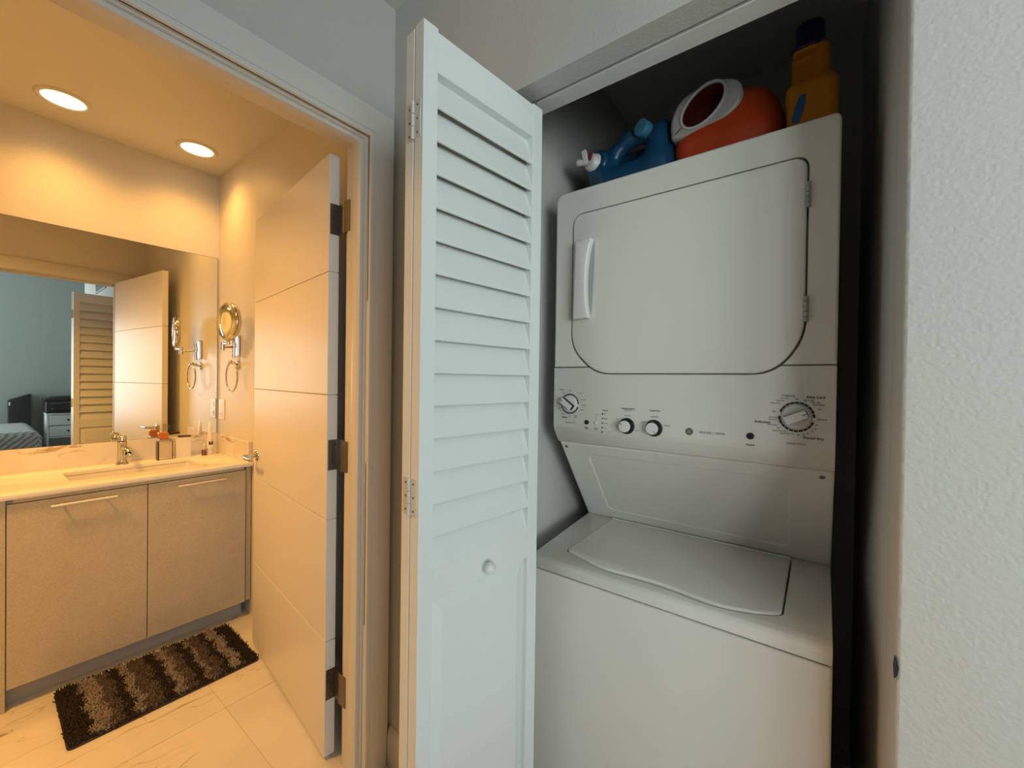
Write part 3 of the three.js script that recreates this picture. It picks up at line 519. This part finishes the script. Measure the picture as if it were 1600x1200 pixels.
{
  const or = std([0.52, 0.055, 0.010], { roughness: 0.34 }), gr = std([0.42, 0.39, 0.37], { roughness: 0.45 });
  const J = thing('open_jug', 'large orange jug lying down with a grey collar around its wide open mouth', 'jug', [1.32, TOP, 0.235]);
  const c = (v, h, u) => [-v, h, -u];
  const ringAt = P(1.232, 2.060, 0.281), rot = 0.84;
  const hole = (p) => { const x = p.x - ringAt.x, y = p.y - ringAt.y, X = x * Math.cos(rot) - y * Math.sin(rot), Y = x * Math.sin(rot) + y * Math.cos(rot); return (Math.hypot(X / 0.043, Y / 0.063) - 1) * 0.04; };
  const f = (p) => {
    let d = sdBox(p, c(0.233, 1.935, 1.33), [0.128, 0.066, 0.09], 0.04);
    d = smin(d, sdEll(p, c(0.178, 1.995, 1.335), [0.082, 0.115, 0.095]), 0.05);
    d = smin(d, sdEll(p, c(0.283, 2.02, 1.33), [0.086, 0.085, 0.085]), 0.05);
    d = Math.max(d, TOP + 0.0005 - p.y);
    return Math.max(d, -Math.max(hole(p) - 0.004, -p.z - 1.315));
  };
  part(J, 'body', blob(f, new THREE.Vector3(-0.40, 1.855, -1.45), new THREE.Vector3(-0.07, 2.135, -1.21), 72), or);
  // collar: rounded teardrop plate with the mouth through it
  let s = new THREE.Shape(); const pts = [[-0.358, 1.990], [-0.300, 1.990], [-0.235, 2.000], [-0.196, 2.024], [-0.183, 2.062], [-0.195, 2.098], [-0.235, 2.117], [-0.290, 2.117], [-0.342, 2.098], [-0.367, 2.055], [-0.368, 2.008]];
  const cr = new THREE.CatmullRomCurve3(pts.map(([x, y]) => new THREE.Vector3(x, y, 0)), true, 'catmullrom', 0.5).getPoints(60); cr.pop(); s.setFromPoints(cr.map((q) => new THREE.Vector2(q.x, q.y)));
  const ell = (k, n = 48) => Array.from({ length: n }, (_, i) => { const a = -i / n * 2 * Math.PI, X = 0.043 * k * Math.cos(a), Y = 0.064 * k * Math.sin(a); return [ringAt.x + X * Math.cos(-rot) - Y * Math.sin(-rot), ringAt.y + X * Math.sin(-rot) + Y * Math.cos(-rot)]; });
  const plate = boxUV(new THREE.ExtrudeGeometry(s, { depth: 0.03, bevelEnabled: true, bevelThickness: 0.014, bevelSize: 0.012, bevelOffset: -0.012, bevelSegments: 5 }).translate(0, 0, -1.280));
  const bore = boxUV(new THREE.ExtrudeGeometry(shapeOf(ell(1.0).reverse()), { depth: 0.2, bevelEnabled: false }).translate(0, 0, -1.4));
  const col = part(J, 'collar', toCreasedNormals(cut(plate, bore), 0.6), gr, 'grey plastic collar');
  part(col, 'mouth_rim', tube(ell(1.03).map(([x, y]) => new THREE.Vector3(x, y, -1.236)), 0.0042, 96, true, 10), std([0.55, 0.50, 0.47], { roughness: 0.4 }));
  const inner = []; { const a = ell(1.01), b = ell(0.9); for (let i = 0; i < a.length; i++) { const j = (i + 1) % a.length; inner.push(...a[i], -1.238, ...b[i], -1.31, ...a[j], -1.238, ...a[j], -1.238, ...b[i], -1.31, ...b[j], -1.31, ...b[i], -1.31, ringAt.x, ringAt.y, -1.312, ...b[j], -1.31); } }
  const ig = new THREE.BufferGeometry(); ig.setAttribute('position', new THREE.Float32BufferAttribute(inner, 3)); ig.computeVertexNormals();
  part(J, 'mouth', ig, new THREE.MeshStandardMaterial({ color: new THREE.Color(0.10, 0.006, 0.006), roughness: 0.5, side: THREE.DoubleSide }), 'dark red inside of the open mouth');
}
{
  const ye = std([0.60, 0.215, 0.012], { roughness: 0.33 });
  const J = thing('cleaner_bottle', 'amber yellow bottle with a navy cap standing at the right end', 'bottle', [1.30, TOP, 0.033]);
  const c = (v, h, u) => [-v, h, -u];
  const f = (p) => {
    let d = sdBox(p, c(0.033, 1.945, 1.31), [0.0525, 0.092, 0.075], 0.022);
    d = smin(d, sdBox(p, c(0.038, 2.06, 1.31), [0.0405, 0.072, 0.058], 0.02), 0.03);
    const cutter = Math.max(sdBox(p, c(0.071, 2.075, 1.25), [0.045, 0.042, 0.040], 0.008), 0.75 * ((-p.x) < 0.0255 ? 0.02 : -1), -(p.y - (2.012 + (0.07 + p.x) * 0.7)));
    d = -smin(-d, cutter, 0.006);
    return Math.max(d, TOP + 0.0005 - p.y);
  };
  part(J, 'body', blob(f, new THREE.Vector3(-0.10, 1.855, -1.40), new THREE.Vector3(0.035, 2.145, -1.225), 72), ye);
  const ax = new THREE.Vector3(0.02, 1, 0.12).normalize();
  part(J, 'cap', lathe([[0.034, 0], [0.0375, 0.002], [0.0375, 0.010], [0.0325, 0.012], [0.0305, 0.058], [0.026, 0.064], [0, 0.065]], P(1.285, 2.126, 0.041), ax, 40), std([0.006, 0.008, 0.055], { roughness: 0.35 }), 'navy screw cap');
  const lf = new THREE.Shape(); lf.moveTo(-0.047, 2.010); lf.bezierCurveTo(-0.040, 1.985, -0.050, 1.95, -0.058, 1.93); lf.lineTo(-0.074, 1.93); lf.bezierCurveTo(-0.072, 1.965, -0.060, 1.995, -0.047, 2.010);
  part(J, 'label', extr(lf, 0.0012).translate(0, 0, -1.2352), std([0.04, 0.13, 0.30], { roughness: 0.4 }), 'blue leaf-shaped print');
}

// ---------------------------------------------------------------- vanity
const CT = 0.828;
{
  const V = thing('vanity_cabinet', 'greige bathroom vanity cabinet with two flat doors and bar handles', 'cabinet', [0.49, 0, 2.7]);
  part(V, 'carcass', [box(0.089, 0.899, 0.105, 0.14, 2.47, 2.94), box(0.089, 0.899, 0.14, 0.66, 2.92, 2.94), box(0.089, 0.107, 0.14, 0.80, 2.47, 2.92), box(0.881, 0.899, 0.14, 0.80, 2.47, 2.92), box(0.107, 0.881, 0.792, 0.807, 2.452, 2.49)], M.cabinet);
  part(V, 'side_panel', box(0.066, 0.0885, 0, 0.807, 2.453, 2.94, 0.001), M.cabinet); part(V, 'side_panel', box(0.903, 0.926, 0.085, 0.807, 2.456, 2.94, 0.001), M.cabinet);
  part(V, 'toe_kick', box(0.090, 0.90, 0, 0.106, 2.507, 2.53), M.kick, 'grey recessed toe kick');
  for (const [u0, u1, ha, hb] of [[0.0915, 0.4975, 0.201, 0.393], [0.5005, 0.898, 0.601, 0.799]]) {
    const d = part(V, 'door', box(u0, u1, 0.084, 0.789, 2.450, 2.469, 0.0012), M.cabinet);
    part(d, 'handle', [rod(P(ha, 0.763, 2.419), P(hb, 0.763, 2.419), 0.0058), ...[ha + 0.032, hb - 0.032].map((u) => rod(P(u, 0.763, 2.419), P(u, 0.763, 2.452), 0.0045))], M.steel, 'brushed metal bar handle');
  }
  const C = thing('countertop', 'cream quartz vanity countertop with low veined backsplash', 'countertop', [0.3, 0.808, 2.7]);
  const s = shapeOf([[-2.432, -0.45], [-2.432, 0.928], [-2.962, 0.928], [-2.962, -0.45]].map(([a, b]) => [a, b]));
  s.holes.push(roundShape([[-2.575, 0.267], [-2.82, 0.267], [-2.82, 0.742], [-2.575, 0.742]], 0.008));
  part(C, 'slab', faceH(s, 0.8085, CT, 0.0018), M.quartz);
  part(C, 'backsplash', box(-0.45, 0.929, CT, 0.938, 2.946, 2.9635, 0.0012), M.splash, 'veined stone backsplash');
  part(C, 'side_splash', box(0.911, 0.9295, CT, 0.938, 2.452, 2.9455, 0.0012), M.splash);
  const S = thing('sink', 'rectangular white undermount sink in the vanity top', 'sink', [0.505, 0.70, 2.70]);
  const bo = boxUV(box(0.250, 0.760, 0.672, 0.8083, 2.558, 2.838, 0.02)), bi = boxUV(box(0.266, 0.744, 0.688, 0.85, 2.574, 2.822, 0.018));
  part(S, 'basin', cut(bo, bi), M.ceramic);
  part(S, 'drain', lathe([[0, 0.0035], [0.018, 0.0035], [0.020, 0.002], [0.026, 0.0025], [0.028, 0]], P(0.505, 0.688, 2.70)), M.chrome, 'round chrome drain');
  const Fc = thing('faucet', 'chrome single lever faucet behind the sink', 'faucet', [0.482, CT, 2.872]), B = P(0.482, CT, 2.872), up = new THREE.Vector3(0, 1, 0), at = (u, h, v) => P(0.482 + u, CT + h, 2.872 + v);
  part(Fc, 'body', lathe([[0, 0.118], [0.018, 0.117], [0.0195, 0.113], [0.0195, 0.108], [0.0185, 0.106], [0.0185, 0.02], [0.021, 0.012], [0.0255, 0.004], [0.0255, 0]], B, up, 32), M.chrome);
  const sp = part(Fc, 'spout', [tube([at(0, 0.070, -0.008), at(0.002, 0.084, -0.035), at(0.004, 0.083, -0.075), at(0.005, 0.066, -0.105)], 0.0125, 30, false, 14), lathe([[0, -0.001], [0.0105, -0.001], [0.0138, 0], [0.0138, 0.016], [0.012, 0.018]], at(0.0052, 0.050, -0.110), new THREE.Vector3(0.0, 0.8, -0.35), 24)], M.chrome);
  part(Fc, 'lever', [lathe([[0, 0.030], [0.014, 0.029], [0.0185, 0.022], [0.0185, 0.0]], at(0, 0.119, 0), up, 32), tube([at(0, 0.138, 0.0), at(-0.010, 0.150, 0.02), at(-0.028, 0.160, 0.045)], 0.0062, 16), new THREE.SphereGeometry(0.0066, 12, 8).translate(...at(-0.028, 0.160, 0.045).toArray())], M.chrome);
  const mir = thing('wall_mirror', 'large frameless mirror above the vanity reflecting the bedroom', 'mirror', [0.24, 0.94, 2.96]);
  part(mir, 'mirror_glass', box(-0.45, 0.921, 0.9395, 2.003, 2.9575, 2.9635), M.mirror);
  part(mir, 'polished_edge', [box(0.921, 0.9225, 0.9395, 2.0045, 2.957, 2.9638), box(-0.45, 0.921, 2.003, 2.0045, 2.957, 2.9638)], std([0.10, 0.12, 0.11], { roughness: 0.2 }), 'thin dark polished edge');
}
{ // small things on the counter
  const clear = thing('perfume_bottle', 'clear square glass bottle with an amber stopper standing beside the faucet', 'bottle', [0.655, CT, 2.868]);
  const u0 = 0.622, u1 = 0.688, v0 = 2.852, v1 = 2.886;
  part(clear, 'flask', box(u0, u1, CT, CT + 0.100, v0, v1, 0.004), M.clear);
  part(clear, 'edge_strip', box(u0 - 0.0025, u0 + 0.004, CT, CT + 0.102, v0 - 0.002, v1 + 0.002, 0.001), std([0.05, 0.035, 0.02], { roughness: 0.3 }), 'dark left edge of the bottle');
  part(clear, 'collar', box(u0 + 0.006, u1 - 0.004, CT + 0.1, CT + 0.112, v0 + 0.003, v1 - 0.003, 0.002), M.chrome);
  part(clear, 'stopper', box(u0 + 0.002, u0 + 0.046, CT + 0.112, CT + 0.150, v0 + 0.002, v1 - 0.002, 0.006), new THREE.MeshPhysicalMaterial({ color: new THREE.Color(0.62, 0.20, 0.03), roughness: 0.2, transmission: 0.35, thickness: 0.01 }), 'amber stopper');
  const cb = thing('card_box', 'plain cream cardboard box standing right of the glass bottle', 'box', [0.734, CT, 2.87]);
  part(cb, 'carton', box(0.700, 0.768, CT, CT + 0.112, 2.857, 2.885, 0.001), std([0.74, 0.70, 0.62], { roughness: 0.7 }));
  part(cb, 'flap', box(0.7005, 0.7675, CT + 0.112, CT + 0.1128, 2.8575, 2.8845), std([0.66, 0.61, 0.52], { roughness: 0.8 }));
  const mk = thing('makeup_brush', 'short black makeup brush lying on top of the cream box', 'brush', [0.73, CT + 0.1128, 2.87]);
  const y = CT + 0.1128 + 0.007;
  part(mk, 'brush_handle', rod(P(0.715, y, 2.88), P(0.750, y, 2.862), 0.0065, 0.005), M.black); part(mk, 'bristles', rod(P(0.750, y, 2.862), P(0.766, y, 2.854), 0.0066, 0.0045), std([0.06, 0.045, 0.04], { roughness: 0.9 }), 'dark brown bristles');
  const jr = thing('nail_bottle', 'tiny brown bottle with a pale cap left of the white tube', 'bottle', [0.83, CT, 2.862]);
  part(jr, 'glass_body', lathe([[0, 0], [0.0095, 0], [0.011, 0.003], [0.011, 0.030], [0.006, 0.036]], P(0.83, CT, 2.862)), std([0.16, 0.06, 0.025], { roughness: 0.2 })); part(jr, 'cap', lathe([[0.0075, 0.034], [0.0075, 0.062], [0.006, 0.065], [0, 0.065]], P(0.83, CT, 2.862)), std([0.62, 0.55, 0.46], { roughness: 0.4 }));
  const tb = thing('lotion_tube', 'white lotion tube with a pointed top standing in the counter corner', 'tube', [0.862, CT, 2.872]);
  const c = P(0.862, CT, 2.872);
  part(tb, 'tube_cap', lathe([[0, 0], [0.0165, 0], [0.0175, 0.002], [0.0165, 0.034], [0.0145, 0.036]], c), std([0.68, 0.62, 0.56], { roughness: 0.3 }));
  { const g = new THREE.CylinderGeometry(1, 1, 0.150, 28, 12); const p = g.attributes.position; for (let i = 0; i < p.count; i++) { const t = (p.getY(i) + 0.075) / 0.15; p.setX(i, p.getX(i) * (0.018 + 0.003 * t)); p.setZ(i, p.getZ(i) * (0.018 * (1 - t) + 0.0016)); } g.computeVertexNormals(); part(tb, 'tube_body', g.translate(c.x, c.y + 0.036 + 0.075, c.z), std([0.76, 0.70, 0.64], { roughness: 0.35 })); }
  part(tb, 'tube_label', box(0.852, 0.872, CT + 0.058, CT + 0.078, 2.8535, 2.8565), std([0.05, 0.04, 0.06], { roughness: 0.5 }), 'dark print');
}
{ // swing-arm mirror, towel ring, outlet on the right bathroom wall
  const R = thing('swing_arm_mirror', 'round chrome magnifying mirror on a swing arm fixed to the right wall', 'mirror', [0.93, 1.46, 2.645]);
  part(R, 'wall_plate', box(0.916, 0.9295, 1.400, 1.520, 2.622, 2.668, 0.005), M.chrome);
  part(R, 'pivot', [rod(P(0.902, 1.392, 2.640), P(0.902, 1.500, 2.640), 0.0085), box(0.902, 0.918, 1.445, 1.475, 2.632, 2.648)], M.chrome);
  part(R, 'arm', [rod(P(0.902, 1.452, 2.640), P(0.835, 1.444, 2.600), 0.006), rod(P(0.835, 1.425, 2.600), P(0.835, 1.470, 2.600), 0.0105), rod(P(0.835, 1.462, 2.600), P(0.832, 1.462, 2.512), 0.006), rod(P(0.832, 1.455, 2.510), P(0.832, 1.478, 2.510), 0.0085)], M.chrome);
  const hd = part(R, 'mirror_head', lathe([[0.086, -0.012], [0.094, -0.0145], [0.0985, -0.010], [0.1, 0], [0.0985, 0.010], [0.094, 0.0145], [0.086, 0.012]], P(0.832, 1.575, 2.505), new THREE.Vector3(0.15, 0, 0.988), 56), M.chrome);
  part(hd, 'glass_face', lathe([[0, 0.011], [0.045, 0.0118], [0.088, 0.0128], [0.088, -0.0128], [0, -0.0128]], P(0.832, 1.575, 2.505), new THREE.Vector3(0.15, 0, 0.988), 56), M.silver);
  part(R, 'yoke', [rod(P(0.832, 1.470, 2.508), P(0.832, 1.480, 2.506), 0.007)], M.chrome);
  const T = thing('towel_ring', 'empty bronze-tinted metal towel ring hanging below the round mirror', 'towel ring', [0.93, 1.35, 2.65]);
  part(T, 'mount', [lathe([[0, 0.010], [0.019, 0.010], [0.023, 0.006], [0.023, 0]], P(0.9295, 1.352, 2.646), new THREE.Vector3(0, 0, 1)), rod(P(0.925, 1.352, 2.646), P(0.886, 1.366, 2.634), 0.008), new THREE.SphereGeometry(0.011, 16, 12).translate(...P(0.884, 1.367, 2.633).toArray())], M.nickel);
  part(T, 'ring', new THREE.TorusGeometry(0.081, 0.0042, 12, 64).translate(...P(0.885, 1.286, 2.617).toArray()), std([0.50, 0.40, 0.30], { metalness: 1, roughness: 0.22 }));
  const O = thing('wall_outlet', 'cream electrical outlet plate low on the wall beside the mirror edge', 'outlet', [0.93, 1.09, 2.89]);
  const pl = part(O, 'cover_plate', box(0.9235, 0.9298, 1.028, 1.150, 2.848, 2.928, 0.0025), std([0.74, 0.70, 0.64], { roughness: 0.35 }));
  for (const h of [1.116, 1.062]) { const r = part(O, 'receptacle', box(0.921, 0.925, h - 0.017, h + 0.017, 2.871, 2.905, 0.002), std([0.70, 0.66, 0.60], { roughness: 0.3 })); part(r, 'slot', [box(0.9205, 0.922, h - 0.003, h + 0.008, 2.880, 2.8825), box(0.9205, 0.922, h - 0.003, h + 0.008, 2.894, 2.8965), box(0.9205, 0.922, h - 0.011, h - 0.007, 2.886, 2.890)], M.black); }
}
// ---------------------------------------------------------------- recessed ceiling lamps: glowing disc and a lamp just below it
for (const [u, v, power, cone, pen, label] of [
  [0.258, 2.705, 1.8, 1.27, 1, 'round recessed ceiling light on the left, nearer the frame edge'], [0.745, 2.700, 1.6, 1.27, 1, 'round recessed ceiling light near the corner of the bathroom'],
  [-0.42, 1.95, 16, 1.3, 0.5, 'round recessed ceiling light in the middle of the bathroom, left of the doorway']]) {
  const L = thing('ceiling_light', label, 'ceiling light', [u, CEIL, v]), dn = new THREE.Vector3(0, -1, 0), c = P(u, CEIL, v);
  part(L, 'trim_ring', lathe([[0.070, 0.001], [0.072, 0.007], [0.080, 0.010], [0.088, 0.007], [0.092, 0.0]], c, dn, 48), M.trim);
  part(L, 'diffuser', lathe([[0, 0.0045], [0.066, 0.0045], [0.0705, 0.003]], c, dn, 48), new THREE.MeshStandardMaterial({ color: 0xffffff, emissive: new THREE.Color(1.0, 0.80, 0.52), emissiveIntensity: 2.4, roughness: 0.5 }), 'glowing warm white diffuser');
  const s = new THREE.SpotLight(LAMP.color, power, 0, cone, pen, 2); s.name = 'downlight'; s.castShadow = true; s.shadow.radius = power > 5 ? 9 : 3.5; s.shadow.mapSize.set(1024, 1024);
  s.position.copy(P(u, CEIL - 0.03, v)); s.target.position.copy(P(u, 0, v)); scene.add(s, s.target);
}

{ // slatted vent high on the closet wall, above the frame's edge but reflected in the vanity mirror
  const V = thing('air_vent', 'grey slatted air vent high on the closet wall, reflected above the louvered door', 'vent', [UB, 2.31, -0.185]);
  part(V, 'vent_frame', [box(UB - 0.008, UB, 2.17, 2.19, -0.45, 0.08), box(UB - 0.008, UB, 2.43, 2.45, -0.45, 0.08), box(UB - 0.008, UB, 2.19, 2.43, -0.45, -0.43), box(UB - 0.008, UB, 2.19, 2.43, 0.06, 0.08)], std([0.30, 0.32, 0.32]));
  part(V, 'backing', box(UB - 0.002, UB - 0.0003, 2.19, 2.43, -0.43, 0.06), std([0.05, 0.055, 0.055]));
  for (let i = 0; i < 12; i++) part(V, 'slat', box(UB - 0.007, UB - 0.003, 2.193 + 0.02 * i, 2.205 + 0.02 * i, -0.43, 0.06), std([0.16, 0.175, 0.175]));
}

// ---------------------------------------------------------------- bath rug with a shaggy pile
{
  const R = thing('bath_rug', 'shaggy striped brown and grey bath rug on the tile floor', 'rug', [0.507, 0, 2.230], { turn: -0.012 });
  const hx = 0.203, hz = 0.298;                                    // local x = -v, z = -u
  part(R, 'backing', extr(roundShape([[-hx, -hz], [hx, -hz], [hx, hz], [-hx, hz]], 0.02), 0.006, 0.002).rotateX(-Math.PI / 2), std([0.05, 0.038, 0.032], { roughness: 1 }));
  const D = [0.030, 0.021, 0.016], Mi = [0.115, 0.088, 0.070], Lt = [0.30, 0.255, 0.215];
  const bands = [[0, 0.115, D], [0.115, 0.20, Lt], [0.20, 0.26, Mi], [0.26, 0.315, D], [0.315, 0.36, Lt], [0.36, 0.455, Mi], [0.455, 0.52, D], [0.52, 0.575, Lt], [0.575, 0.635, Mi], [0.635, 0.69, D], [0.69, 0.715, Lt], [0.715, 0.79, Mi], [0.79, 0.835, D], [0.835, 0.905, Lt], [0.905, 1.01, D]];
  const noodle = new THREE.CylinderGeometry(0.0014, 0.0026, 0.017, 5, 1).translate(0, 0.0085, 0);
  const step = 0.0043, list = [];
  for (let a = -hx + 0.004; a < hx - 0.003; a += step) for (let b = -hz + 0.004; b < hz - 0.003; b += step) list.push([a + (rnd() - 0.5) * 0.005, b + (rnd() - 0.5) * 0.005]);
  const pile = new THREE.InstancedMesh(noodle, new THREE.MeshStandardMaterial({ color: 0xffffff, roughness: 1 }), list.length), m = new THREE.Matrix4(), q = new THREE.Quaternion(), e = new THREE.Euler(), col = new THREE.Color();
  list.forEach(([x, z], i) => {
    e.set((rnd() - 0.5) * 1.0 + 0.15, rnd() * 6.28, (rnd() - 0.5) * 1.0); q.setFromEuler(e);
    const s = 0.8 + rnd() * 0.5; m.compose(new THREE.Vector3(x, 0.004, z), q, new THREE.Vector3(s, s, s)); pile.setMatrixAt(i, m);
    const w = 0.010 * Math.sin(x * 38 + 1) + 0.007 * Math.sin(x * 90) + (rnd() - 0.5) * 0.012, t = Math.min(1, Math.max(0, (hz - z) / (2 * hz) + w)); // t runs with u
    let c = D; for (const [a, b, k] of bands) if (t >= a && t < b) c = k;
    if (Math.abs(x) > hx - 0.008) c = D;
    const k = 0.7 + rnd() * 0.6; col.setRGB(c[0] * k, c[1] * k, c[2] * k); pile.setColorAt(i, col);
  });
  pile.name = 'pile'; pile.userData.kind = 'stuff'; pile.castShadow = pile.receiveShadow = true; R.add(pile);
}

// ---------------------------------------------------------------- bedroom things seen in the mirror
{
  const Wh = std([0.66, 0.68, 0.68], { roughness: 0.45 });
  const N = thing('drawer_cabinet', 'small white drawer cabinet under the printer, seen in the mirror', 'drawers', [0.86, 0, -2.7]);
  const u0 = 0.655, u1 = 1.06, vf = -2.50, vb = -2.90, H = 0.75;
  part(N, 'cabinet_body', [box(u0, u0 + 0.02, 0, H - 0.02, vb, vf), box(u1 - 0.02, u1, 0, H - 0.02, vb, vf), box(u0 + 0.02, u1 - 0.02, 0.04, 0.06, vb, vf - 0.005), box(u0 + 0.02, u1 - 0.02, 0.41, 0.43, vb, vf - 0.005), box(u0 + 0.02, u1 - 0.02, 0.06, H - 0.02, vb, vb + 0.01)], Wh);
  part(N, 'cabinet_top', box(u0 - 0.006, u1 + 0.006, H - 0.02, H, vb, vf + 0.008, 0.002), Wh);
  for (const h of [0.435, 0.585]) { const d = part(N, 'drawer', box(u0 + 0.023, u1 - 0.023, h, h + 0.140, vf - 0.3, vf + 0.002, 0.002), Wh); part(d, 'knob', lathe([[0, 0.024], [0.011, 0.022], [0.013, 0.015], [0.006, 0.006], [0.007, 0]], P(0.857, h + 0.07, vf + 0.002), new THREE.Vector3(-1, 0, 0)), M.black, 'dark round knob'); }
  const S = thing('paper_stack', 'loose pile of white papers in the open shelf below the drawers', 'papers', [0.86, 0.06, -2.68]);
  part(S, 'paper_pile', [0, 1, 2, 3].map((k) => box(0.72 + 0.01 * k, 0.98 - 0.006 * k, 0.06 + 0.03 * k, 0.088 + 0.03 * k, -2.8, -2.53 - 0.01 * (k % 2), 0.004)), std([0.6, 0.62, 0.62], { roughness: 0.9 }));
  const Pr = thing('printer', 'black printer standing on the white drawer cabinet in the mirror', 'printer', [0.855, H, -2.7]), bk = std([0.018, 0.019, 0.021], { roughness: 0.4 });
  part(Pr, 'printer_body', box(0.648, 1.05, H, H + 0.165, -2.86, -2.52, 0.012), bk);
  part(Pr, 'output_tray', box(0.70, 0.99, H + 0.055, H + 0.075, -2.53, -2.44, 0.004), std([0.03, 0.032, 0.035], { roughness: 0.5 }));
  part(Pr, 'scanner_lid', faceV(roundShape([[0.636, H + 0.165], [0.640, H + 0.20], [0.73, H + 0.225], [1.02, H + 0.238], [1.05, H + 0.165]], 0.008), -2.87, -2.52, 0.003), bk);
  part(Pr, 'control_strip', box(0.70, 1.0, H + 0.125, H + 0.152, -2.521, -2.515, 0.002), std([0.05, 0.052, 0.055], { roughness: 0.3 }));
  const B = thing('bed', 'bed under a striped grey and white blanket, reflected at the left of the mirror', 'bed', [-0.55, 0, -2.1]);
  part(B, 'base', box(-1.55, 0.46, 0.02, 0.30, -2.76, -1.30, 0.02), std([0.20, 0.19, 0.18], { roughness: 0.9 }));
  part(B, 'mattress', box(-1.55, 0.48, 0.28, 0.54, -2.765, -1.27, 0.06), std([0.6, 0.6, 0.6], { roughness: 0.9 }));
  { const g = new RoundedBoxGeometry(1.53, 0.42, 1.72, 6, 0.09).translate(2.005, 0.42, -(-0.33)); const p = g.attributes.position; for (let i = 0; i < p.count; i++) p.setY(i, p.getY(i) + 0.012 * Math.sin(p.getX(i) * 9) * Math.sin(p.getZ(i) * 7)); g.computeVertexNormals(); part(B, 'blanket', g, std([1, 1, 1], { map: blanket, roughness: 0.95 }), 'diagonally striped grey and white blanket'); }
  const K = thing('slant_cabinet', 'tall black cabinet with a slanted top standing behind the bed', 'cabinet', [0.43, 0, -2.85]);
  part(K, 'cabinet', faceV(roundShape([[0.335, 0], [0.335, 0.93], [0.535, 1.015], [0.535, 0]], 0.008), -2.99, -2.78, 0.004), bk);
  part(K, 'base_plinth', box(0.33, 0.54, 0, 0.03, -2.995, -2.776, 0.004), M.black);
  part(K, 'status_lamp', box(0.340, 0.352, 0.86, 0.905, -2.78, -2.776, 0.002), std([0.8, 0.85, 0.9], { roughness: 0.2 }), 'small pale patch on the cabinet edge');
}
renderer.render(scene, camera);
